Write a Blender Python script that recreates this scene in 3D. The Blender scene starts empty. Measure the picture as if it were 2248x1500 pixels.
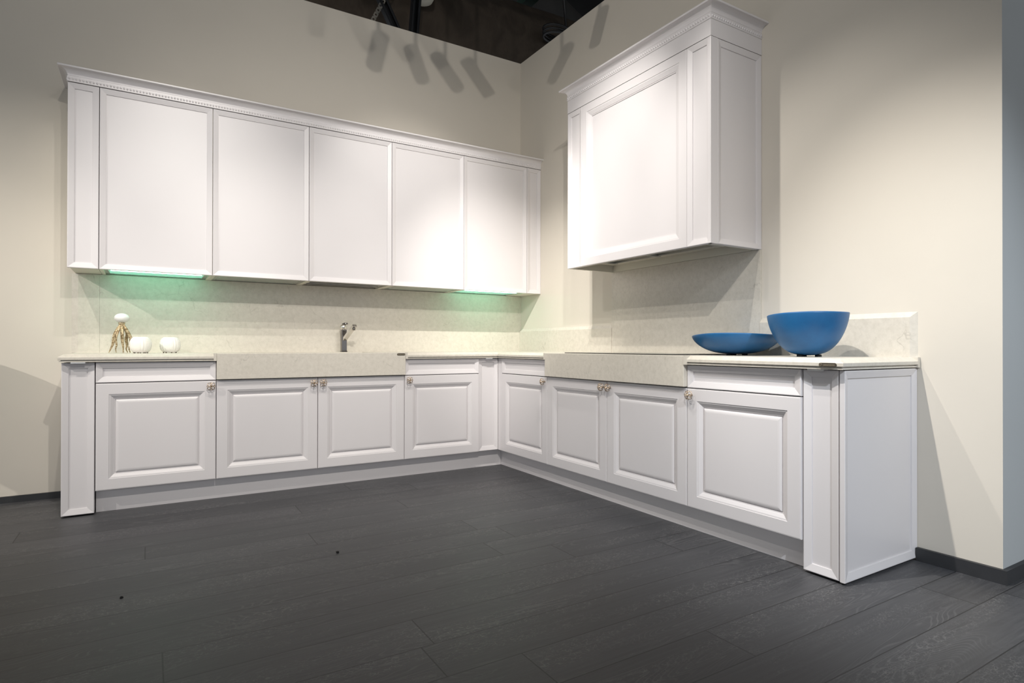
import bpy, bmesh, math, random
from mathutils import Vector, Matrix

random.seed(7)
SC = bpy.context.scene
COL = SC.collection

# ------------------------------------------------------------------ camera
W, H = 2248.0, 1500.0
F_PX, PX, PY = 1289.06, 1096.05, 755.0
CAM = Vector((-2.8846, -4.4715, 0.9295))
YAW, PITCH, ROLL = math.radians(-30.7823), math.radians(0.2368), math.radians(-0.0832)
cd = bpy.data.cameras.new('camera')
cd.sensor_fit = 'HORIZONTAL'
cd.sensor_width = 36.0
cd.lens = 36.0 * F_PX / W
cd.shift_x = (W / 2 - PX) / W
cd.shift_y = (PY - H / 2) / W
cd.clip_start, cd.clip_end = 0.05, 200
cam = bpy.data.objects.new('camera', cd)
COL.objects.link(cam)
cam.matrix_world = (Matrix.Translation(CAM) @ Matrix.Rotation(YAW, 4, 'Z') @ Matrix.Rotation(math.pi / 2 + PITCH, 4, 'X')
                    @ Matrix.Rotation(-ROLL, 4, 'Z'))
SC.camera = cam

# ------------------------------------------------------------------ view and world
SC.view_settings.view_transform = 'Standard'
SC.view_settings.look = 'None'
SC.view_settings.gamma = 1.0
SC.view_settings.use_curve_mapping = False
SC.view_settings.exposure = 0.0
wd = bpy.data.worlds.new('showroom')
SC.world = wd
wd.use_nodes = True
bg = wd.node_tree.nodes['Background']
bg.inputs['Color'].default_value = (0.92, 0.96, 1.0, 1)
bg.inputs['Strength'].default_value = 0.84

# spot lamps of the track lights: (position, target, watts, cone degrees, colour, softness)
WARM = (1.0, 0.945, 0.865)
NEUT = (1.0, 0.955, 0.89)
COOL = (0.86, 0.93, 1.0)
SPOTS = [
    ((-6.40, -2.43, 3.30), (-3.15, 0.00, 0.95), 340, 38, WARM, 0.012),
    ((-4.13, -2.12, 3.58), (-3.62, -0.05, 0.15), 165, 46, WARM, 0.02),
    ((-2.75, -2.12, 3.58), (-2.74, -0.32, 1.95), 78, 42, NEUT, 0.02),
    ((-1.28, -2.12, 3.28), (-1.10, -0.32, 2.00), 98, 50, NEUT, 0.02),
    ((-1.78, -2.12, 3.28), (-0.40, -1.70, 1.98), 150, 46, NEUT, 0.02),
    ((-2.10, -2.77, 3.58), (0.02, -3.50, 0.45), 400, 44, NEUT, 0.02),
    ((-2.50, -4.26, 3.30), (-1.30, -0.55, 0.70), 260, 80, NEUT, 0.02),
    ((-1.95, -2.12, 3.28), (-0.18, -0.33, 0.98), 330, 40, NEUT, 0.02),
    ((-2.95, -4.26, 3.45), (-0.55, 0.00, 3.05), 115, 104, WARM, 0.015),
    ((-2.20, -6.40, 3.30), (-0.10, -3.25, 0.45), 540, 36, COOL, 0.05),  # added cool fill for the end panel and the wall beside it
    ((-1.62, -2.12, 3.28), (0.00, -3.15, 0.95), 112, 57, NEUT, 0.02),
    ((-2.16, -2.12, 3.28), (-1.95, 0.00, 0.50), 85, 50, WARM, 0.02),
    ((-3.55, -2.12, 3.58), (-0.57, -1.70, 0.40), 165, 42, NEUT, 0.02),  # added fill to brighten the right base fronts
    ((-3.05, -2.12, 3.58), (-2.60, -0.57, 0.25), 105, 60, NEUT, 0.02),
    ((-1.00, -2.12, 3.28), (-0.85, -0.60, 0.25), 115, 58, NEUT, 0.02),
    ((-2.40, -2.77, 3.58), (-0.57, -2.20, 0.25), 35, 60, NEUT, 0.02),
]

# ------------------------------------------------------------------ materials
def new_mat(name):
    m = bpy.data.materials.new(name)
    m.use_nodes = True
    return m, m.node_tree, m.node_tree.nodes['Principled BSDF']

def node(nt, kind, **kw):
    n = nt.nodes.new(kind)
    for k, v in kw.items():
        setattr(n, k, v)
    return n

def math_node(nt, op, a, b=None, c=None):
    n = nt.nodes.new('ShaderNodeMath')
    n.operation = op
    for i, v in enumerate((a, b, c)):
        if v is None:
            continue
        if isinstance(v, (int, float)):
            n.inputs[i].default_value = v
        else:
            nt.links.new(v, n.inputs[i])
    return n.outputs[0]

def ramp(nt, src, stops):
    r = nt.nodes.new('ShaderNodeValToRGB')
    e = r.color_ramp.elements
    while len(e) > 1:
        e.remove(e[-1])
    for i, (p, c) in enumerate(stops):
        x = e[0] if i == 0 else e.new(p)
        x.position = p
        x.color = (c[0], c[1], c[2], 1) if isinstance(c, (tuple, list)) else (c, c, c, 1)
    nt.links.new(src, r.inputs[0])
    return r.outputs[0]

def mix(nt, fac, a, b, blend='MIX'):
    n = nt.nodes.new('ShaderNodeMix')
    n.data_type = 'RGBA'
    n.blend_type = blend
    for i, v in ((0, fac), (6, a), (7, b)):
        if isinstance(v, (int, float)):
            n.inputs[i].default_value = v
        elif isinstance(v, (tuple, list)):
            n.inputs[i].default_value = (v[0], v[1], v[2], 1)
        else:
            nt.links.new(v, n.inputs[i])
    return n.outputs[2]

def noise(nt, vec, scale, detail=3, rough=0.5, dist=0.0):
    n = nt.nodes.new('ShaderNodeTexNoise')
    n.inputs['Scale'].default_value = scale
    n.inputs['Detail'].default_value = detail
    n.inputs['Roughness'].default_value = rough
    n.inputs['Distortion'].default_value = dist
    nt.links.new(vec, n.inputs['Vector'])
    return n.outputs['Fac']

def coords(nt, scale=(1, 1, 1), world=False):
    if world:
        src = nt.nodes.new('ShaderNodeNewGeometry').outputs['Position']
    else:
        src = nt.nodes.new('ShaderNodeTexCoord').outputs['Object']
    mp = nt.nodes.new('ShaderNodeMapping')
    mp.inputs['Scale'].default_value = scale
    nt.links.new(src, mp.inputs['Vector'])
    return mp.outputs['Vector']

def bump(nt, bsdf, height, strength, dist=0.002):
    b = nt.nodes.new('ShaderNodeBump')
    b.inputs['Strength'].default_value = strength
    b.inputs['Distance'].default_value = dist
    nt.links.new(height, b.inputs['Height'])
    nt.links.new(b.outputs['Normal'], bsdf.inputs['Normal'])

def plain(name, col, rough=0.5, metal=0.0, var=0.0, vscale=6.0, bmp=0.0, bscale=200.0, spec=0.5):
    m, nt, b = new_mat(name)
    b.inputs['Roughness'].default_value = rough
    b.inputs['Metallic'].default_value = metal
    b.inputs['Specular IOR Level'].default_value = spec
    v = coords(nt)
    n = noise(nt, v, vscale, 3)
    lo = [c * (1 - var) for c in col]
    hi = [min(1, c * (1 + var)) for c in col]
    nt.links.new(ramp(nt, n, [(0.3, lo), (0.7, hi)]), b.inputs['Base Color'])
    if bmp:
        bump(nt, b, noise(nt, v, bscale, 2), bmp, 0.001)
    return m

def glow(name, col, strength, base=(0.5, 0.6, 0.58)):
    m, nt, b = new_mat(name)
    b.inputs['Base Color'].default_value = (*base, 1)
    b.inputs['Roughness'].default_value = 0.2
    b.inputs['Emission Color'].default_value = (*col, 1)
    b.inputs['Emission Strength'].default_value = strength
    return m

PAINT = plain('lacquer_lilac_white', (0.715, 0.688, 0.697), 0.36, var=0.012, vscale=2, bmp=0.03, bscale=350)
WALLP = plain('wall_paint_cream', (0.67, 0.623, 0.548), 0.7, var=0.012, vscale=3, bmp=0.08, bscale=260, spec=0.25)
RETP = plain('wall_paint_grey', (0.46, 0.48, 0.485), 0.7, var=0.012, vscale=3, bmp=0.08, bscale=260, spec=0.25)
BASEB = plain('baseboard_charcoal', (0.030, 0.031, 0.034), 0.5, var=0.1, vscale=20)
DARKM = plain('ceiling_black', (0.006, 0.006, 0.006), 0.9, var=0.2, spec=0.1)
STRUT = plain('strut_black_steel', (0.018, 0.019, 0.022), 0.5, 0.3, var=0.2)
CABLE = plain('cable_black', (0.012, 0.012, 0.013), 0.5)
GREEN = plain('beam_green_paint', (0.008, 0.03, 0.02), 0.5, var=0.1)
GALV = plain('galvanised_steel', (0.30, 0.28, 0.24), 0.5, 0.6, var=0.15, vscale=30)
CARC = plain('carcass_cream', (0.70, 0.67, 0.59), 0.5, var=0.015)
STEEL = plain('brushed_steel', (0.55, 0.55, 0.54), 0.32, 1.0, var=0.05, vscale=60)
CHROME = plain('chrome_dark_reflection', (0.20, 0.185, 0.18), 0.14, 1.0)  # dark floor reflections of the tap put into the colour
CHROMEL = plain('bright_chrome', (0.80, 0.78, 0.75), 0.18, 1.0)
SILVER = plain('silver_tab', (0.62, 0.62, 0.63), 0.35, 0.5)
GAP = plain('shadow_gap_black', (0.012, 0.012, 0.012), 0.9, spec=0.05)
GREYGL = plain('grey_glass', (0.42, 0.46, 0.42), 0.16, var=0.04)
FRAME = plain('panel_frame_grey', (0.45, 0.455, 0.42), 0.35, 0.4)
LIT = glow('lit_green_glass', (0.24, 0.72, 0.52), 0.60)
TUBE = glow('light_tube', (0.28, 1.0, 0.60), 20.0)
HOBG = plain('hob_black_glass', (0.012, 0.012, 0.013), 0.08)
CERW = plain('white_ceramic', (0.86, 0.86, 0.84), 0.35, var=0.01)
URCH = plain('white_bisque', (0.88, 0.86, 0.82), 0.6, var=0.02, vscale=40)
BEAD = plain('urchin_dark_foot', (0.16, 0.12, 0.08), 0.6)
BADGE = plain('badge_bronze', (0.10, 0.085, 0.065), 0.4, 0.4)
BADGET = plain('badge_lettering', (0.42, 0.36, 0.26), 0.4, 0.4)
SPOTB = plain('spot_housing_black', (0.02, 0.02, 0.02), 0.5)
CRUMB = plain('black_crumb', (0.006, 0.006, 0.006), 0.9)

def brass_mat():
    m, nt, b = new_mat('antique_brass')
    b.inputs['Metallic'].default_value = 0.85
    b.inputs['Roughness'].default_value = 0.32
    n = noise(nt, coords(nt), 160, 3)
    nt.links.new(ramp(nt, n, [(0.35, (0.24, 0.165, 0.11)), (0.6, (0.74, 0.62, 0.50))]), b.inputs['Base Color'])
    return m
BRASS = brass_mat()

def octo_mat():
    m, nt, b = new_mat('antique_gold')
    b.inputs['Metallic'].default_value = 0.8
    b.inputs['Roughness'].default_value = 0.38
    n = noise(nt, coords(nt), 120, 3)
    nt.links.new(ramp(nt, n, [(0.35, (0.22, 0.15, 0.07)), (0.62, (0.72, 0.60, 0.40))]), b.inputs['Base Color'])
    return m
OCTO = octo_mat()

def blue_mat():
    m, nt, b = new_mat('blue_bowl_glass')
    v = coords(nt)
    n = noise(nt, v, 9, 4, 0.6)
    n2 = noise(nt, v, 240, 2)
    c = ramp(nt, n, [(0.3, (0.008, 0.088, 0.235)), (0.7, (0.013, 0.120, 0.300))])
    nt.links.new(mix(nt, 0.10, c, n2, 'OVERLAY'), b.inputs['Base Color'])
    b.inputs['Roughness'].default_value = 0.42
    bump(nt, b, n2, 0.06, 0.0008)
    return m
BLUE = blue_mat()

def stone_mat():
    m, nt, b = new_mat('beige_quartz')
    v = coords(nt, world=True)
    n1 = noise(nt, v, 42, 5, 0.7, 0.3)
    n2 = noise(nt, v, 3.0, 3, 0.5)
    base = ramp(nt, n1, [(0.28, (0.560, 0.520, 0.450)), (0.50, (0.632, 0.590, 0.517)), (0.74, (0.692, 0.648, 0.572))])
    base = mix(nt, math_node(nt, 'MULTIPLY', n2, 0.22), base, (0.71, 0.672, 0.60))
    # fine darker veins, broken up
    nd = nt.nodes.new('ShaderNodeTexNoise')
    nd.inputs['Scale'].default_value = 5.0
    nd.inputs['Detail'].default_value = 5
    nt.links.new(v, nd.inputs['Vector'])
    mx = nt.nodes.new('ShaderNodeMix')
    mx.data_type = 'RGBA'
    mx.inputs[0].default_value = 0.16
    nt.links.new(v, mx.inputs[6])
    nt.links.new(nd.outputs['Color'], mx.inputs[7])
    vo = nt.nodes.new('ShaderNodeTexVoronoi')
    vo.feature = 'DISTANCE_TO_EDGE'
    vo.inputs['Scale'].default_value = 6.5
    nt.links.new(mx.outputs[2], vo.inputs['Vector'])
    line = ramp(nt, vo.outputs['Distance'], [(0.0, 1.0), (0.012, 0.0)])
    brk = ramp(nt, noise(nt, v, 9, 2), [(0.52, 0.0), (0.66, 1.0)])
    vein = math_node(nt, 'MULTIPLY', line, brk)
    col = mix(nt, math_node(nt, 'MULTIPLY', vein, 0.30), base, (0.20, 0.18, 0.14))
    fl = ramp(nt, noise(nt, v, 120, 2), [(0.66, 0.0), (0.74, 1.0)])
    col = mix(nt, math_node(nt, 'MULTIPLY', fl, 0.22), col, (0.28, 0.26, 0.22))
    nt.links.new(col, b.inputs['Base Color'])
    b.inputs['Roughness'].default_value = 0.30
    return m
STONE = stone_mat()

def floor_mat():
    m, nt, b = new_mat('charcoal_oak_planks')
    pos = nt.nodes.new('ShaderNodeNewGeometry').outputs['Position']
    sp = nt.nodes.new('ShaderNodeSeparateXYZ')
    nt.links.new(pos, sp.inputs[0])
    x, y = sp.outputs[0], sp.outputs[1]
    pw, pl = 0.1862, 2.05
    yy = math_node(nt, 'DIVIDE', math_node(nt, 'ADD', y, 2.046 + 0.1862 * 40), pw)
    row = math_node(nt, 'FLOOR', yy)
    fy = math_node(nt, 'SUBTRACT', yy, row)
    wn = nt.nodes.new('ShaderNodeTexWhiteNoise')
    wn.noise_dimensions = '1D'
    nt.links.new(row, wn.inputs['W'])
    xx = math_node(nt, 'DIVIDE', math_node(nt, 'ADD', math_node(nt, 'ADD', x, 40.0), math_node(nt, 'MULTIPLY', wn.outputs['Value'], pl)), pl)
    colu = math_node(nt, 'FLOOR', xx)
    fx = math_node(nt, 'SUBTRACT', xx, colu)
    # seams
    dy = math_node(nt, 'MINIMUM', fy, math_node(nt, 'SUBTRACT', 1.0, fy))
    dx = math_node(nt, 'MINIMUM', fx, math_node(nt, 'SUBTRACT', 1.0, fx))
    sy = math_node(nt, 'LESS_THAN', dy, 0.0105)
    sx = math_node(nt, 'LESS_THAN', dx, 0.0011)
    seam = math_node(nt, 'MAXIMUM', sy, sx)
    # per plank offset
    pid = nt.nodes.new('ShaderNodeCombineXYZ')
    nt.links.new(row, pid.inputs[0])
    nt.links.new(colu, pid.inputs[1])
    w2 = nt.nodes.new('ShaderNodeTexWhiteNoise')
    w2.noise_dimensions = '2D'
    nt.links.new(pid.outputs[0], w2.inputs['Vector'])
    off = nt.nodes.new('ShaderNodeVectorMath')
    off.operation = 'MULTIPLY_ADD'
    nt.links.new(w2.outputs['Color'], off.inputs[0])
    off.inputs[1].default_value = (31, 17, 9)
    nt.links.new(pos, off.inputs[2])
    def mapped(sc):
        mp = nt.nodes.new('ShaderNodeMapping')
        mp.inputs['Scale'].default_value = sc
        nt.links.new(off.outputs[0], mp.inputs['Vector'])
        return mp.outputs['Vector']
    grain = noise(nt, mapped((1.2, 26, 1)), 3.0, 5, 0.6, 0.6)
    # cathedral figure: bands of a distorted field
    fig = noise(nt, mapped((0.9, 6.5, 1)), 1.0, 2, 0.4, 0.3)
    bands = math_node(nt, 'ABSOLUTE', math_node(nt, 'SINE', math_node(nt, 'MULTIPLY', fig, 150.0)))
    bandl = ramp(nt, bands, [(0.86, 0.0), (0.99, 1.0)])
    # crackled light flecks in drifting patches
    vo = nt.nodes.new('ShaderNodeTexVoronoi')
    vo.feature = 'DISTANCE_TO_EDGE'
    vo.inputs['Scale'].default_value = 88.0
    nt.links.new(mapped((0.7, 1.5, 1)), vo.inputs['Vector'])
    crack = ramp(nt, vo.outputs['Distance'], [(0.02, 1.0), (0.11, 0.0)])
    patch = ramp(nt, noise(nt, mapped((1.1, 6.5, 1)), 1.3, 3, 0.6), [(0.46, 0.0), (0.64, 1.0)])
    patch2 = ramp(nt, noise(nt, mapped((0.9, 3.5, 1)), 1.7, 2, 0.5), [(0.42, 0.0), (0.64, 1.0)])
    brk = ramp(nt, noise(nt, mapped((8, 14, 1)), 6, 2), [(0.40, 0.0), (0.62, 1.0)])
    fleck = math_node(nt, 'MULTIPLY', math_node(nt, 'MULTIPLY', crack, patch), brk)
    figm = math_node(nt, 'MULTIPLY', bandl, patch2)
    tone = math_node(nt, 'MULTIPLY_ADD', w2.outputs['Value'], 0.24, 0.88)
    base = ramp(nt, grain, [(0.25, (0.042, 0.0425, 0.047)), (0.55, (0.062, 0.063, 0.068)), (0.8, (0.084, 0.085, 0.090))])
    vm = nt.nodes.new('ShaderNodeVectorMath')
    vm.operation = 'SCALE'
    nt.links.new(base, vm.inputs[0])
    nt.links.new(tone, vm.inputs['Scale'])
    c = mix(nt, math_node(nt, 'MULTIPLY', fleck, 0.50), vm.outputs[0], (0.22, 0.22, 0.215))
    c = mix(nt, math_node(nt, 'MULTIPLY', figm, 0.36), c, (0.15, 0.15, 0.152))
    c = mix(nt, math_node(nt, 'MULTIPLY', seam, 0.75), c, (0.008, 0.008, 0.008))
    nt.links.new(c, b.inputs['Base Color'])
    rr = math_node(nt, 'MULTIPLY_ADD', grain, 0.16, 0.40)
    nt.links.new(rr, b.inputs['Roughness'])
    b.inputs['Specular IOR Level'].default_value = 0.42
    h = math_node(nt, 'SUBTRACT', math_node(nt, 'MULTIPLY', grain, 0.35), math_node(nt, 'MULTIPLY', seam, 1.0))
    h = math_node(nt, 'ADD', h, math_node(nt, 'MULTIPLY', fleck, 0.35))
    bump(nt, b, h, 0.35, 0.0012)
    return m
FLOOR = floor_mat()

def duct_mat():
    m, nt, b = new_mat('duct_wrap_brown')
    v = coords(nt, (1, 1, 1), world=True)
    n = noise(nt, v, 5, 4, 0.6, 0.8)
    wr = noise(nt, coords(nt, (5, 1.2, 1.2), world=True), 1.6, 3, 0.5, 0.8)
    nt.links.new(ramp(nt, n, [(0.3, (0.040, 0.031, 0.024)), (0.7, (0.066, 0.052, 0.040))]), b.inputs['Base Color'])
    b.inputs['Roughness'].default_value = 0.8
    b.inputs['Specular IOR Level'].default_value = 0.15
    bump(nt, b, wr, 0.8, 0.03)
    return m
DUCT = duct_mat()

# ------------------------------------------------------------------ mesh helpers
def box(bm, lo, hi):
    x0, y0, z0 = lo
    x1, y1, z1 = hi
    x0, x1 = min(x0, x1), max(x0, x1)
    y0, y1 = min(y0, y1), max(y0, y1)
    z0, z1 = min(z0, z1), max(z0, z1)
    v = [bm.verts.new(p) for p in ((x0, y0, z0), (x1, y0, z0), (x1, y1, z0), (x0, y1, z0),
                                   (x0, y0, z1), (x1, y0, z1), (x1, y1, z1), (x0, y1, z1))]
    for f in ((0, 3, 2, 1), (4, 5, 6, 7), (0, 1, 5, 4), (1, 2, 6, 5), (2, 3, 7, 6), (3, 0, 4, 7)):
        bm.faces.new([v[i] for i in f])

def ring(bm, pts):
    return [bm.verts.new(p) for p in pts]

def bridge(bm, a, b, smooth=False):
    n = len(a)
    for i in range(n):
        f = bm.faces.new((a[i], a[(i + 1) % n], b[(i + 1) % n], b[i]))
        f.smooth = smooth

def lathe(bm, prof, cx, cy, z0=0.0, seg=48, rfun=None, smooth=True):
    prev = None
    for r, z in prof:
        if r < 1e-6:
            cur = [bm.verts.new((cx, cy, z0 + z))]
        else:
            cur = []
            for k in range(seg):
                a = 2 * math.pi * k / seg
                rr, zz = (r, z) if rfun is None else rfun(a, r, z)
                cur.append(bm.verts.new((cx + rr * math.cos(a), cy + rr * math.sin(a), z0 + zz)))
        if prev is not None:
            if len(prev) == 1 and len(cur) > 1:
                for k in range(seg):
                    f = bm.faces.new((prev[0], cur[(k + 1) % seg], cur[k])); f.smooth = smooth
            elif len(cur) == 1 and len(prev) > 1:
                for k in range(seg):
                    f = bm.faces.new((prev[k], prev[(k + 1) % seg], cur[0])); f.smooth = smooth
            elif len(cur) > 1:
                bridge(bm, prev, cur, smooth)
        prev = cur

def tube(bm, pts, rad, seg=8, closed=False, cap=True):
    pts = [Vector(p) for p in pts]
    n = len(pts)
    rads = rad if isinstance(rad, (list, tuple)) else [rad] * n
    rings = []
    ref = None
    for i in range(n):
        if closed:
            t = pts[(i + 1) % n] - pts[i - 1]
        else:
            t = pts[min(i + 1, n - 1)] - pts[max(i - 1, 0)]
        t.normalize()
        if ref is None:
            ref = Vector((0, 0, 1)) if abs(t.z) < 0.9 else Vector((1, 0, 0))
        u = (ref - t * ref.dot(t)).normalized()
        ref = u
        w = t.cross(u)
        rings.append([bm.verts.new(pts[i] + (u * math.cos(a) + w * math.sin(a)) * rads[i])
                      for a in (2 * math.pi * k / seg for k in range(seg))])
    for i in range(n - 1):
        bridge(bm, rings[i], rings[i + 1], True)
    if closed:
        bridge(bm, rings[-1], rings[0], True)
    elif cap:
        bm.faces.new(rings[0][::-1])
        bm.faces.new(rings[-1])

def sphere(bm, c, r, u=16, v=10, squash=1.0):
    prof = [(r * math.sin(math.pi * i / v), -r * squash * math.cos(math.pi * i / v)) for i in range(v + 1)]
    prof[0] = (0, prof[0][1]); prof[-1] = (0, prof[-1][1])
    lathe(bm, prof, c[0], c[1], c[2], u)

def panel(bm, o, u, n, w, h, thick, prof):
    """board with a moulded face: o lower left back corner of the face plane, u along the width, n outwards;
    prof = [(inset, height over the face plane), ...] from the outer edge inwards, last ring is filled."""
    o, u, n = Vector(o), Vector(u), Vector(n)
    z = Vector((0, 0, 1))
    def rect(ins, d):
        return ring(bm, [o + u * ins + z * ins + n * d, o + u * (w - ins) + z * ins + n * d,
                         o + u * (w - ins) + z * (h - ins) + n * d, o + u * ins + z * (h - ins) + n * d])
    back = rect(0, -thick)
    bm.faces.new(back[::-1])
    prev = back
    for ins, d in prof:
        cur = rect(ins, d)
        bridge(bm, prev, cur)
        prev = cur
    bm.faces.new(prev)

# frame-and-raised-panel door, plain bevelled front
DOOR = [(0, -0.004), (0.0012, -0.0008), (0.0035, -0.0008), (0.0045, 0.0), (0.060, 0.0), (0.0612, -0.0022), (0.068, -0.0035),
        (0.0815, -0.0115), (0.0825, -0.0135), (0.0875, -0.0145), (0.0885, -0.0185), (0.0925, -0.0185), (0.0935, -0.0135),
        (0.098, -0.0105), (0.104, -0.0088), (0.110, -0.0082)]
BEV = [(0, -0.003), (0.001, -0.0006), (0.0035, 0.0), (0.006, -0.0006), (0.0315, -0.0078), (0.0320, -0.0130), (0.0335, -0.0130)]
HOODP = [(0, -0.003), (0.001, -0.0006), (0.004, 0.0), (0.052, 0.0), (0.0535, -0.0025), (0.060, -0.0035), (0.082, -0.0125),
         (0.083, -0.0145), (0.088, -0.0155), (0.089, -0.0200), (0.0905, -0.0200)]

def finish(name, bm, m):
    bmesh.ops.recalc_face_normals(bm, faces=bm.faces[:])
    me = bpy.data.meshes.new(name)
    bm.to_mesh(me)
    bm.free()
    me.materials.append(m)
    o = bpy.data.objects.new(name, me)
    COL.objects.link(o)
    return o

def root_loc(o):
    while o.parent:
        o = o.parent
    return o.location.copy()

def obj(name, bm, m, parent=None, label=None):
    if parent is not None:
        d = -root_loc(parent)
        bmesh.ops.translate(bm, verts=bm.verts[:], vec=d)
    o = finish(name, bm, m)
    if parent is not None:
        o.parent = parent
    if label:
        o['label'] = label
    return o

def tag(o, label, cat, group=None):
    o['label'] = label
    o['category'] = cat
    if group:
        o['group'] = group
    return o

def thing(name, label, cat, loc, group=None):
    o = bpy.data.objects.new(name, None)
    o.empty_display_size = 0.05
    COL.objects.link(o)
    o.location = loc
    return tag(o, label, cat, group)

def single(name, bm, m, label, cat, loc, group=None):
    bmesh.ops.translate(bm, verts=bm.verts[:], vec=-Vector(loc))
    o = finish(name, bm, m)
    o.location = loc
    return tag(o, label, cat, group)

def struct(name, bm, m, loc=(0, 0, 0)):
    o = finish(name, bm, m)
    o['kind'] = 'structure'
    return o

def boxes(*bs):
    bm = bmesh.new()
    for lo, hi in bs:
        box(bm, lo, hi)
    return bm

def bevel_all(bm, w, seg=1):
    bmesh.ops.bevel(bm, geom=bm.edges[:], offset=w, segments=seg, affect='EDGES', profile=0.5)
    return bm

# ------------------------------------------------------------------ key dimensions (from the photograph)
ZT = 0.884                      # worktop
YL, YC, YP, YS = -0.572, -0.562, -0.504, -0.596   # door, pilaster, plinth, stone apron fronts (both runs)
L0, L1 = -3.291, -3.139         # end pilaster of the left run
LX = [-3.139 + 0.6 * i for i in range(5)]         # unit joints left run
RY = [-0.626 - 0.6 * i for i in range(5)]         # unit joints right run
ZD, ZD1, ZDB, ZSB = 0.836, 0.722, 0.131, 0.727
UX = [-3.141 + 0.6 * i for i in range(6)]         # wall cabinet joints
U0 = -3.292
YU, ZUT, ZUB = -0.323, 2.445, 1.378
ZW = 3.493
END = -3.201
WE = -3.500                     # end of the right wall
UL, NL = (1, 0, 0), (0, -1, 0)  # left run: width direction and outward normal
UR, NR = (0, -1, 0), (-1, 0, 0) # right run

# ------------------------------------------------------------------ setting
struct('floor', boxes(((-12, -12, -0.1), (8, 1.2, 0))), FLOOR)
struct('wall_left', boxes(((-9, 0, 0), (0.12, 0.12, ZW))), WALLP)
def prism(pts, z0, z1):
    bm = bmesh.new()
    a = ring(bm, [(p[0], p[1], z0) for p in pts])
    b = ring(bm, [(p[0], p[1], z1) for p in pts])
    bridge(bm, a, b)
    bm.faces.new(a[::-1]); bm.faces.new(b)
    return bm
struct('wall_right', prism([(0, 0), (0, WE), (0.12, WE + 0.12), (0.12, 0)], 0, ZW), WALLP)
struct('wall_return', prism([(0, WE), (6, WE), (6, WE + 0.12), (0.12, WE + 0.12)], 0, ZW), RETP)
struct('ceiling', boxes(((-14, -14, 5.6), (12, 8, 5.7))), DARKM)
def bb(name, lo, hi):
    bm = boxes((lo, hi))
    struct(name, bm, BASEB)
bb('baseboard_left', (-9, -0.015, 0), (L0 + 0.02, 0, 0.038))
bb('baseboard_right', (-0.018, WE - 0.018, 0), (0, END - 0.001, 0.056))
bb('baseboard_return', (0.0, WE - 0.018, 0), (6, WE, 0.056))

# ------------------------------------------------------------------ knobs
def knob(center, u, n, parent):
    """openwork rosette of looped brass wire on a short stem"""
    c, u, n = Vector(center), Vector(u), Vector(n)
    z = Vector((0, 0, 1))
    R, S = 0.0175, 1.30
    bm = bmesh.new()
    def P(a, b, d):
        return c + u * a * S + z * b * S + n * d * S
    def dome(a, b):
        rr = min(1, math.hypot(a, b) / (R * 1.12))
        return 0.012 + 0.013 * math.sqrt(max(0, 1 - rr * rr * 0.9))
    for k in range(4):                                   # four petal loops
        ang = math.pi / 4 + k * math.pi / 2
        ca, sa = math.cos(ang), math.sin(ang)
        pts = []
        for i in range(14):
            t = 2 * math.pi * i / 14
            rad, tan = 0.0105 + 0.0078 * math.cos(t), 0.0068 * math.sin(t)
            a, b = rad * ca - tan * sa, rad * sa + tan * ca
            pts.append(P(a, b, dome(a, b)))
        tube(bm, pts, 0.0021, 6, closed=True)
    for k in range(4):                                   # small scrolls between them
        ang = k * math.pi / 2
        ca, sa = math.cos(ang), math.sin(ang)
        pts = []
        for i in range(12):
            t = 2 * math.pi * i / 12
            rad, tan = 0.0128 + 0.0046 * math.cos(t), 0.0046 * math.sin(t)
            a, b = rad * ca - tan * sa, rad * sa + tan * ca
            pts.append(P(a, b, dome(a, b) + 0.0015))
        tube(bm, pts, 0.0016, 6, closed=True)
    for s in (-1, 1):                                    # crossing woven wires
        for sh in (-0.0052, 0.0052):
            pts = []
            for i in range(13):
                t = -0.0145 + 0.029 * i / 12
                a, b = t * 0.7071 - s * sh * 0.7071, s * t * 0.7071 + sh * 0.7071
                pts.append(P(a, b, dome(a, b) + 0.0012))
            tube(bm, pts, 0.0018, 6)
    # diamond boss
    q = [P(0.0048, 0, 0.0262), P(0, 0.0048, 0.0262), P(-0.0048, 0, 0.0262), P(0, -0.0048, 0.0262)]
    r1 = ring(bm, q)
    top = bm.verts.new(P(0, 0, 0.0305))
    for i in range(4):
        bm.faces.new((r1[i], r1[(i + 1) % 4], top))
    tube(bm, [P(0, 0, -0.001), P(0, 0, 0.010), P(0, 0, 0.026)], [0.0065, 0.0042, 0.0042], 10)
    return obj('knob', bm, BRASS, parent, 'antique brass openwork rosette knob')

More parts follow.
